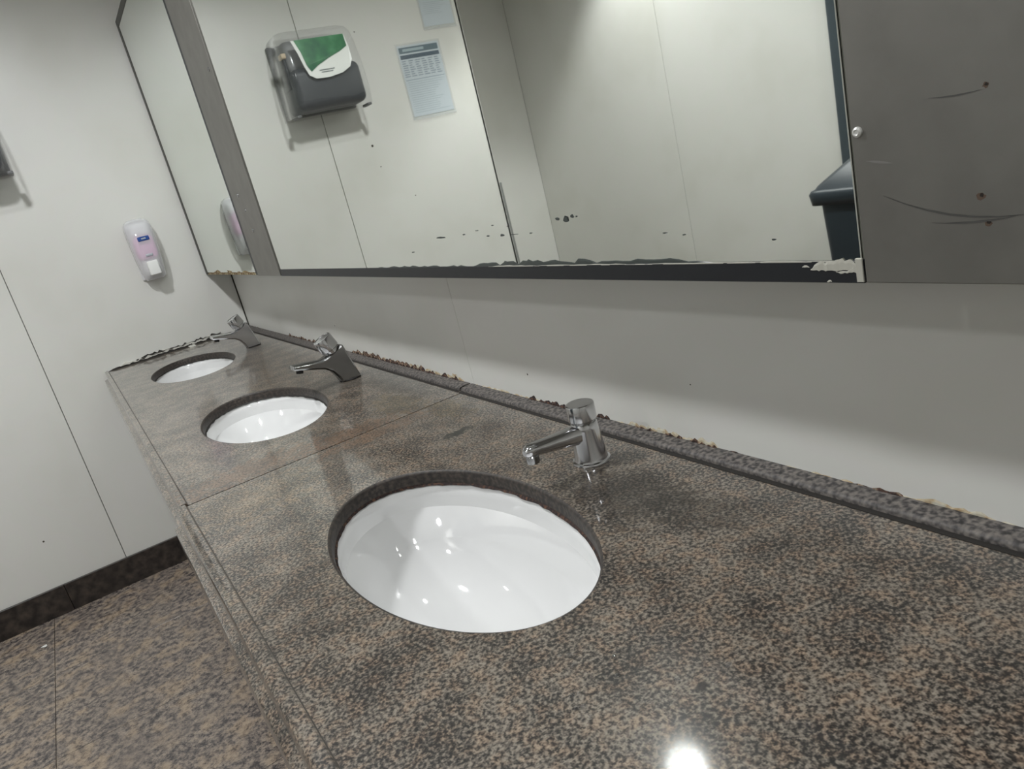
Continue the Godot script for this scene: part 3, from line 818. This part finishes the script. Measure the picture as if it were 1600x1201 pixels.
# ---------------------------------------------------------------- mirrors and steel panels
func blot(cx: float, cy: float, rx: float, ry: float, sd: int) -> Array:
	var rng := RandomNumberGenerator.new()
	rng.seed = sd
	var poly: Array = []
	for k in 11:
		var a := TAU * k / 11.0
		var r := rng.randf_range(0.6, 1.1)
		poly.append(Vector3(cx + cos(a) * rx * r, cy + sin(a) * ry * r, ZM + 0.0004))
	return poly
func mirrors() -> void:
	var t := thing("vanity_mirror", "narrow wall mirror in the corner by the soap dispenser", "mirror", "mirrors above the counter")
	put("backing_box", box_mesh(Vector3(0.002, YM + 0.002, 0.0), Vector3(0.91, YT, ZM - 0.005)), M.box_side, t)
	put("glass", tile_mesh(Vector3(0.03, YM + 0.008, ZM - 0.005), Vector3(0.885, YT - 0.025, ZM), 0.0008, 2, 1.0), M.mirror_old, t)
	put("frame_strip", tile_mesh(Vector3(0.002, YM, ZM - 0.005), Vector3(0.03, YT, ZM + 0.002), 0.001, 2, 1.0), M.frame_dark, t)
	put("frame_strip", tile_mesh(Vector3(0.885, YM, ZM - 0.005), Vector3(0.91, YT, ZM + 0.002), 0.001, 2, 1.0), M.black_strip, t)
	put("frame_strip", tile_mesh(Vector3(0.03, YT - 0.025, ZM - 0.005), Vector3(0.885, YT, ZM + 0.002), 0.001, 2, 1.0), M.frame_dark, t)
	put("corroded_edge", ragged(Vector3(0.004, YM, ZM - 0.001), Vector3(0.9, YM, ZM - 0.001), Vector3.UP, Vector3.BACK, 0.02, 0.008, 0.0018, 0.05, 101), M.rust_edge, t, "rusty corroded lower edge")
	# wide mirror
	t = thing("vanity_mirror", "wide wall mirror with black lower strip and worn silvering", "mirror", "mirrors above the counter")
	put("backing_box", box_mesh(Vector3(1.18, YM + 0.002, 0.0), Vector3(2.943, YT, ZM - 0.005)), M.box_side, t)
	put("glass", tile_mesh(Vector3(1.183, YM + 0.016, ZM - 0.005), Vector3(2.941, YT, ZM), 0.0008, 2, 1.0), M.mirror, t)
	put("lower_strip", tile_mesh(Vector3(1.181, YM - 0.002, ZM - 0.005), Vector3(2.942, YM + 0.0165, ZM + 0.0008), 0.0005, 2, 1.0), M.black_strip, t)
	for s in [[1.9, 2.3, 0.002, 0.0016, 111], [2.3, 2.62, 0.005, 0.005, 112], [2.36, 2.58, 0.007, 0.005, 116], [2.59, 2.79, 0.0045, 0.003, 113]]:
		put("worn_silvering", ragged(Vector3(s[0], YM + 0.016, ZM), Vector3(s[1], YM + 0.016, ZM), Vector3.UP, Vector3.BACK, s[2], s[3], 0.0006, 0.012, s[4]), M.desilver, t, "dark wavy patch of lost silvering")
	put("bare_edge", ragged(Vector3(2.35, YM + 0.0155, ZM + 0.0006), Vector3(2.94, YM + 0.0155, ZM + 0.0006), Vector3.UP, Vector3.BACK, 0.0012, 0.0007, 0.0004, 0.01, 114), M.paint, t, "thin pale edge line")
	for s in [[2.894, 2.941, 0.0075, 0.003, 121, 0.0085], [2.886, 2.893, 0.005, 0.002, 123, 0.0115], [2.9085, 2.913, 0.005, 0.002, 122, -0.001], [2.918, 2.94, 0.003, 0.003, 124, 0.0065]]:
		put("peeled_paint", ragged(Vector3(s[0], YM + s[5], ZM + 0.0008), Vector3(s[1], YM + s[5], ZM + 0.0008), Vector3.UP, Vector3.BACK, s[2], s[3], 0.0007, 0.002, s[4], 0.0015), M.paint, t, "pale peeling paint")
	put("peeled_paint", tile_mesh(Vector3(2.936, YM - 0.001, ZM), Vector3(2.942, YM + 0.018, ZM + 0.0016), 0.0003, 2, 1.0), M.paint, t, "pale peeling paint")
	var k := 0
	for s in [[2.222, 1.1705, 0.018, 0.0016], [2.299, 1.172, 0.004, 0.0012], [2.37, 1.167, 0.005, 0.0012], [2.389, 1.181, 0.004, 0.001], [2.408, 1.1665, 0.006, 0.002], [2.44, 1.166, 0.01, 0.0005], [2.481, 1.166, 0.004, 0.0008], [2.546, 1.1805, 0.0045, 0.0022], [2.563, 1.179, 0.006, 0.0042], [2.576, 1.182, 0.004, 0.0025], [2.585, 1.181, 0.002, 0.001], [2.727, 1.155, 0.004, 0.0008], [2.753, 1.152, 0.003, 0.0007], [2.34, 1.176, 0.006, 0.0007], [2.43, 1.178, 0.005, 0.0006], [2.86, 1.143, 0.003, 0.0008], [2.1, 1.15, 0.006, 0.001]]:
		var b := MB.new()
		b.plate(blot(s[0], s[1], s[2], s[3], 200 + k), Vector3.BACK, 0.0004)
		put("worn_spot", b.done(), M.desilver, t, "dark spot in the silvering")
		k += 1
	# steel panels
	for i in 2:
		var x0: float = [0.912, 2.945][i]
		var x1: float = [1.178, 3.22][i]
		t = thing("steel_panel", ["narrow brushed steel panel between the two mirrors", "dull steel panel with screw holes at the right end of the wide mirror"][i], "panel", "steel panels beside the mirrors")
		put("backing_box", box_mesh(Vector3(x0 + 0.003, YM + 0.003, 0.0), Vector3(x1 - 0.003, YT, ZM - 0.002)), M.box_side, t)
		put("plate", tile_mesh(Vector3(x0, YM - 0.001, ZM - 0.002), Vector3(x1, YT, ZM + 0.003), 0.0008, 2, 1.0), M.steel, t)
		var zf := ZM + 0.003
		var screws: Array = [[1.145, 1.66, 0.006], [1.0, 1.345, 0.006], [1.04, 1.24, 0.006], [1.03, 1.3, 0.004]] if i == 0 else [[2.9505, 1.2205, 0.004]]
		for s in screws:
			put("screw", lathe_mesh([Vector2(s[2], 0.0), Vector2(s[2] * 0.92, 0.0014), Vector2(s[2] * 0.55, 0.0024), Vector2(s[2] * 0.3, 0.0019)], Vector3(s[0], s[1], zf), Vector3.BACK, 16), M.screw if i == 1 else M.chrome_worn, t)
		if i == 1:
			for s in [[3.0405, 1.2355, 0.0024, "hole_rust"], [3.034, 1.1665, 0.0033, "hole_rust"], [3.0375, 1.148, 0.003, "hole_rust"]]:
				for q in 2:
					var poly: Array = blot(s[0] + q * 0.0004, s[1] + q * 0.0005, s[2] * (1.0 - 0.45 * q), s[2] * (0.85 - 0.4 * q), int(s[0] * 1000) + q)
					for e in poly.size(): poly[e].z = zf + 0.0001 + 0.0001 * q
					var hb := MB.new()
					hb.plate(poly, Vector3.BACK, 0.0002)
					put("screw_hole", hb.done(), M[s[3]] if q == 0 else M.hole, t, "rusty screw hole")
			for s in [[3.004, 1.2345, 3.038, 1.2335, 0.0009, "scuff", -0.0012], [2.966, 1.1725, 3.06, 1.1525, 0.0012, "scuff", -0.007], [3.0, 1.1505, 3.056, 1.152, 0.0012, "scuff", -0.002], [2.955, 1.199, 2.975, 1.195, 0.0016, "scuff_light", 0.0]]:
				var up: Array = []
				var dn: Array = []
				for q in 13:
					var u := q / 12.0
					var x := lerpf(s[0], s[2], u)
					var y: float = lerpf(s[1], s[3], u) + s[6] * 4.0 * u * (1.0 - u)
					var hw: float = s[4] * sin(PI * clampf(u, 0.03, 0.97)) * 0.6
					up.append(Vector3(x, y + hw, zf + 0.0002)); dn.append(Vector3(x, y - hw, zf + 0.0002))
				up.reverse()
				var b := MB.new()
				b.plate(dn + up, Vector3.BACK, 0.0002)
				put("scuff", b.done(), M[s[5]], t, "curved rubbed scratch")

# ---------------------------------------------------------------- dispensers
func dispensers() -> void:
	# soap dispenser on the far wall
	var t := thing("soap_dispenser", "white translucent soap dispenser with pink soap and blue badge", "soap dispenser")
	t.position = Vector3(0.0, 1.145, 0.284)
	put("back_plate", rbox_mesh(Vector3(0.0, 0.002, -0.045), Vector3(0.014, 0.222, 0.045), 0.006), M.soap_back, t)
	var section := func(y: float, hw: float, dep: float) -> Array:
		var rg: Array = []
		for k in 26:
			var a := PI * k / 25.0
			rg.append(Vector3(0.012 + dep * pow(maxf(sin(a), 0.0), 0.55), y, hw * signf(cos(a)) * pow(absf(cos(a)), 0.55)))
		return rg
	var rings: Array = []
	for s in [[0.0, 0.034, 0.05], [0.006, 0.038, 0.062], [0.03, 0.042, 0.078], [0.08, 0.047, 0.09], [0.13, 0.049, 0.093], [0.17, 0.05, 0.09], [0.2, 0.049, 0.078], [0.216, 0.046, 0.062], [0.227, 0.04, 0.042], [0.234, 0.028, 0.02], [0.236, 0.012, 0.006]]:
		rings.append(section.call(s[0], s[1], s[2]))
	var b := MB.new()
	b.loft(rings)
	put("cover", b.done(), M.soap_shell, t)
	put("upper_lining", rbox_mesh(Vector3(0.014, 0.165, -0.036), Vector3(0.072, 0.218, 0.036), 0.018, 3), M.soap_white, t)
	put("soap_pouch", rbox_mesh(Vector3(0.014, 0.08, -0.036), Vector3(0.086, 0.166, 0.036), 0.014, 3), M.soap_pink, t, "pink liquid soap seen through the cover")
	put("lower_lining", rbox_mesh(Vector3(0.014, 0.012, -0.03), Vector3(0.07, 0.08, 0.03), 0.01, 2), M.soap_white, t)
	var bd := put("badge", rbox_mesh(Vector3(0.096, 0.149, -0.021), Vector3(0.1065, 0.166, 0.021), 0.0035), M.badge_blue, t, "small blue badge")
	put("badge_lettering", box_mesh(Vector3(0.1064, 0.1555, -0.008), Vector3(0.1069, 0.1605, 0.008)), M.badge_silver, bd)
	put("small_badge", rbox_mesh(Vector3(0.098, 0.089, -0.013), Vector3(0.106, 0.099, 0.013), 0.002), M.badge_silver, t, "small silver badge")
	var lv := MB.new()
	lv.rbox(Vector3(0.06, 0.018, -0.0195), Vector3(0.108, 0.072, 0.0195), 0.004)
	put("push_lever", lv.done(), M.soap_white, t, "bright white push lever")
	# paper towel dispenser on the far wall, further from the corner
	t = thing("towel_dispenser", "smoky clear paper towel dispenser with green and white label", "towel dispenser")
	var y0 := 1.615
	var z0 := 0.6
	var z1 := 0.94
	put("back_plate", rbox_mesh(Vector3(0.0, y0 + 0.01, z0 + 0.01), Vector3(0.02, 1.915, z1 - 0.01), 0.008), M.grey_plastic, t)
	put("towel_drum", rbox_mesh(Vector3(0.02, y0 + 0.012, z0 + 0.022), Vector3(0.2, 1.79, z1 - 0.02), 0.03, 3), M.slate, t, "dark drum behind the lower cover")
	put("upper_body", rbox_mesh(Vector3(0.02, 1.78, z0 + 0.03), Vector3(0.15, 1.905, z1 - 0.03), 0.03, 3), M.grey_plastic, t)
	put("side_works", rbox_mesh(Vector3(0.05, 1.72, z0 + 0.018), Vector3(0.16, 1.85, z0 + 0.032), 0.006), M.slate, t)
	put("side_clip", rbox_mesh(Vector3(0.13, 1.835, z0 + 0.012), Vector3(0.175, 1.855, z0 + 0.032), 0.004), M.label_tan, t)
	b = MB.new()
	rings = []
	for s in [[y0, 0.19, 0.0], [y0 + 0.004, 0.2, 0.0], [y0 + 0.06, 0.212, 0.0], [y0 + 0.16, 0.212, 0.004], [y0 + 0.25, 0.203, 0.01], [y0 + 0.29, 0.19, 0.014], [y0 + 0.31, 0.17, 0.02], [y0 + 0.322, 0.14, 0.03], [y0 + 0.326, 0.1, 0.045]]:
		var rg: Array = []
		var lo: float = z0 + s[2]
		var hi: float = z1 - s[2]
		var d: float = s[1]
		var r := 0.035
		for q in 7:
			var a := PI / 2.0 * q / 6.0
			rg.append(Vector3(d - r + r * sin(a), s[0], hi - r + r * cos(a)))
		for q in 7:
			var a := PI / 2.0 * q / 6.0
			rg.append(Vector3(d - r + r * cos(a), s[0], lo + r - r * sin(a)))
		rg.append(Vector3(0.004, s[0], lo)); rg.append(Vector3(0.004, s[0], hi))
		rings.append(rg)
	b.loft(rings, false, true)
	put("cover", b.done(), M.smoke, t, "smoky clear plastic cover")
	for s in [z0 - 0.002, z1 - 0.03]:
		put("cover_foot", rbox_mesh(Vector3(0.11, y0 - 0.007, s + 0.006), Vector3(0.18, y0 + 0.004, s + 0.024), 0.004), M.grey_plastic, t)
	var xf := 0.2155
	var lp := func(pts: Array, x: float) -> Array:
		var out: Array = []
		for p in pts: out.append(Vector3(x - maxf(0.0, (p[1] - 1.8)) * 0.12, p[1], p[0]))
		return out
	var white := [[0.655, 1.888], [0.668, 1.84], [0.678, 1.785], [0.69, 1.752], [0.715, 1.737], [0.77, 1.735], [0.83, 1.744], [0.868, 1.762], [0.884, 1.79], [0.886, 1.84], [0.88, 1.888]]
	var green := [[0.668, 1.889], [0.682, 1.84], [0.69, 1.79], [0.702, 1.765], [0.735, 1.785], [0.79, 1.808], [0.845, 1.826], [0.878, 1.842], [0.878, 1.889]]
	b = MB.new(); b.plate(lp.call(white, xf), Vector3.RIGHT, 0.0012)
	var lab := put("label", b.done(), M.label_white, t, "white label with a curved green field")
	b = MB.new(); b.plate(lp.call(green, xf + 0.0008), Vector3.RIGHT, 0.0006)
	put("green_field", b.done(), M.label_green, lab)
	for s in [[0.735, 0.80, 1.764], [0.742, 0.792, 1.756]]:
		put("printed_line", box_mesh(Vector3(xf, s[2], s[0]), Vector3(xf + 0.0006, s[2] + 0.0032, s[1])), M.label_print, lab)

# ---------------------------------------------------------------- notices
func print_texture(kind: int) -> ImageTexture:
	var im := Image.create(256, 360, false, Image.FORMAT_RGB8)
	im.fill(Color8(204, 212, 218))
	var rng := RandomNumberGenerator.new()
	rng.seed = 5 + kind
	if kind == 0:
		im.fill_rect(Rect2i(8, 10, 240, 30), Color8(92, 112, 122))
		im.fill_rect(Rect2i(30, 18, 130, 13), Color8(168, 184, 190))
		im.fill_rect(Rect2i(8, 48, 240, 20), Color8(66, 84, 100))
		for r in 8:
			for cc in 6:
				im.fill_rect(Rect2i(10 + cc * 40, 76 + r * 11, rng.randi_range(18, 34), 5), Color8(150, 160, 170))
		im.fill_rect(Rect2i(8, 172, 240, 3), Color8(140, 152, 162))
		for r in 15:
			im.fill_rect(Rect2i(14, 184 + r * 11, rng.randi_range(150, 226), 4), Color8(184, 194, 201))
	else:
		im.fill_rect(Rect2i(70, 150, 70, 14), Color8(168, 178, 186))
		im.fill_rect(Rect2i(210, 140, 14, 26), Color8(110, 118, 122))
		for r in 7:
			im.fill_rect(Rect2i(24, 190 + r * 13, rng.randi_range(120, 200), 4), Color8(186, 194, 200))
	return ImageTexture.create_from_image(im)
func notices() -> void:
	var sp := [[1.19, 1.42, 1.525, 1.853, "printed notice with dark header bars in a clear sleeve on the wall", 0], [1.357, 1.532, 1.897, 2.13, "pale printed sheet above the sleeved notice on the wall", 1]]
	for s in sp:
		var t := thing("wall_notice", s[4], "notice", "notices on the far wall")
		var m := mat(Color.WHITE, 0.5)
		m.albedo_texture = print_texture(s[5])
		var b := MB.new()
		b.grp = -1
		var x := 0.0022
		# the sheet reads from the room: its left edge is the one farther from the mirrors
		b.quad(Vector3(x, s[2] + 0.012, s[1] - 0.008), Vector3(x, s[2] + 0.012, s[0] + 0.008), Vector3(x, s[3] - 0.008, s[0] + 0.008), Vector3(x, s[3] - 0.008, s[1] - 0.008), [Vector2(1, 1), Vector2(0, 1), Vector2(0, 0), Vector2(1, 0)])
		b.quad(Vector3(x - 0.001, s[2] + 0.012, s[0] + 0.008), Vector3(x - 0.001, s[2] + 0.012, s[1] - 0.008), Vector3(x - 0.001, s[3] - 0.008, s[1] - 0.008), Vector3(x - 0.001, s[3] - 0.008, s[0] + 0.008))
		put("sheet", b.done(), m, t)
		put("sleeve", box_mesh(Vector3(0.0003, s[2], s[0]), Vector3(0.0034, s[3], s[1])), M.sleeve, t, "clear plastic sleeve")
		put("sleeve_fold", rbox_mesh(Vector3(0.0003, s[2] - 0.004, s[0]), Vector3(0.008, s[2] + 0.006, s[1]), 0.002), M.sleeve, t, "shiny fold at the lower edge")

# ---------------------------------------------------------------- bin, scraps, drops
func bin_and_bits() -> void:
	var t := thing("waste_bin", "dark slate plastic waste bin with sloping lid seen in the mirror", "waste bin")
	t.position = Vector3(1.735, 0.0, 2.065)
	var rr := func(y: float, hx: float, hz: float, r: float) -> Array:
		var rg: Array = []
		for c in [[1, 1, 0.0], [1, -1, 1.0], [-1, -1, 2.0], [-1, 1, 3.0]]:
			for q in 5:
				var a: float = PI / 2.0 * (c[2] + q / 4.0)
				rg.append(Vector3(c[0] * (hx - r) + sin(a) * r, y, c[1] * (hz - r) + cos(a) * r))
		rg.reverse()
		return rg
	var ring2 := func(y: float, hx: float, hz: float, r: float) -> Array:
		var rg: Array = rr.call(y, hx, hz, r)
		rg.reverse()
		return rg
	var b := MB.new()
	b.loft([ring2.call(0.0, 0.15, 0.13, 0.03), ring2.call(0.02, 0.155, 0.135, 0.03), ring2.call(0.845, 0.19, 0.17, 0.035)])
	put("body", b.done(), M.bin, t)
	b = MB.new()
	b.loft([ring2.call(0.845, 0.2, 0.175, 0.035), ring2.call(0.847, 0.217, 0.19, 0.04), ring2.call(0.885, 0.222, 0.196, 0.04), ring2.call(0.896, 0.216, 0.19, 0.04), ring2.call(0.9, 0.205, 0.18, 0.04)])
	put("rim", b.done(), M.bin, t)
	b = MB.new()
	b.loft([ring2.call(0.898, 0.208, 0.182, 0.04), ring2.call(0.912, 0.198, 0.172, 0.04), ring2.call(0.985, 0.1, 0.12, 0.04), ring2.call(1.0, 0.06, 0.09, 0.03)])
	put("lid", b.done(), M.bin, t)
	# scrap on the floor
	t = thing("paper_scrap", "tiny white paper scrap lying on the floor by the skirting", "paper scrap")
	b = MB.new()
	b.plate([Vector3(0.222, 0.002, 1.102), Vector3(0.226, 0.002, 1.117), Vector3(0.239, 0.006, 1.119), Vector3(0.243, 0.003, 1.106), Vector3(0.236, 0.002, 1.099)], Vector3.UP, 0.0015)
	put("scrap_sheet", b.done(), M.scrap, t)
	# drops of water on the near slab
	var rng := RandomNumberGenerator.new()
	rng.seed = 12
	var spots := [[2.815, 0.366, 0.0035], [2.808, 0.372, 0.0025], [2.828, 0.37, 0.003], [2.866, 0.354, 0.003], [2.924, 0.287, 0.003], [2.859, 0.389, 0.0032], [2.856, 0.394, 0.0026], [2.873, 0.395, 0.0034], [2.87, 0.4, 0.0024], [2.886, 0.398, 0.0026], [2.905, 0.325, 0.003], [2.845, 0.34, 0.0024]]
	for k in 6: spots.append([2.818 + k * 0.006, 0.036, 0.0016 + 0.0006 * rng.randf()])
	for s in spots:
		var row: bool = s[1] < 0.05
		t = thing("water_drop", "tiny glinting water drop in a row beside the backsplash" if row else "tiny glinting water drop on the granite in front of the nearest basin", "water drop", "water drops beside the backsplash" if row else "water drops on the open granite")
		t.position = Vector3(s[0], TOP, s[1])
		t.rotation.y = rng.randf() * TAU
		var r: float = s[2]
		b = MB.new()
		b.lathe([Vector2(r, 0.0), Vector2(r * 0.97, r * 0.18), Vector2(r * 0.8, r * 0.4), Vector2(r * 0.45, r * 0.56), Vector2(r * 0.1, r * 0.6)], Vector3.ZERO, Vector3.UP, 14, true, true, rng.randf_range(0.7, 1.0))
		put("drop_surface", b.done(), M.water, t)
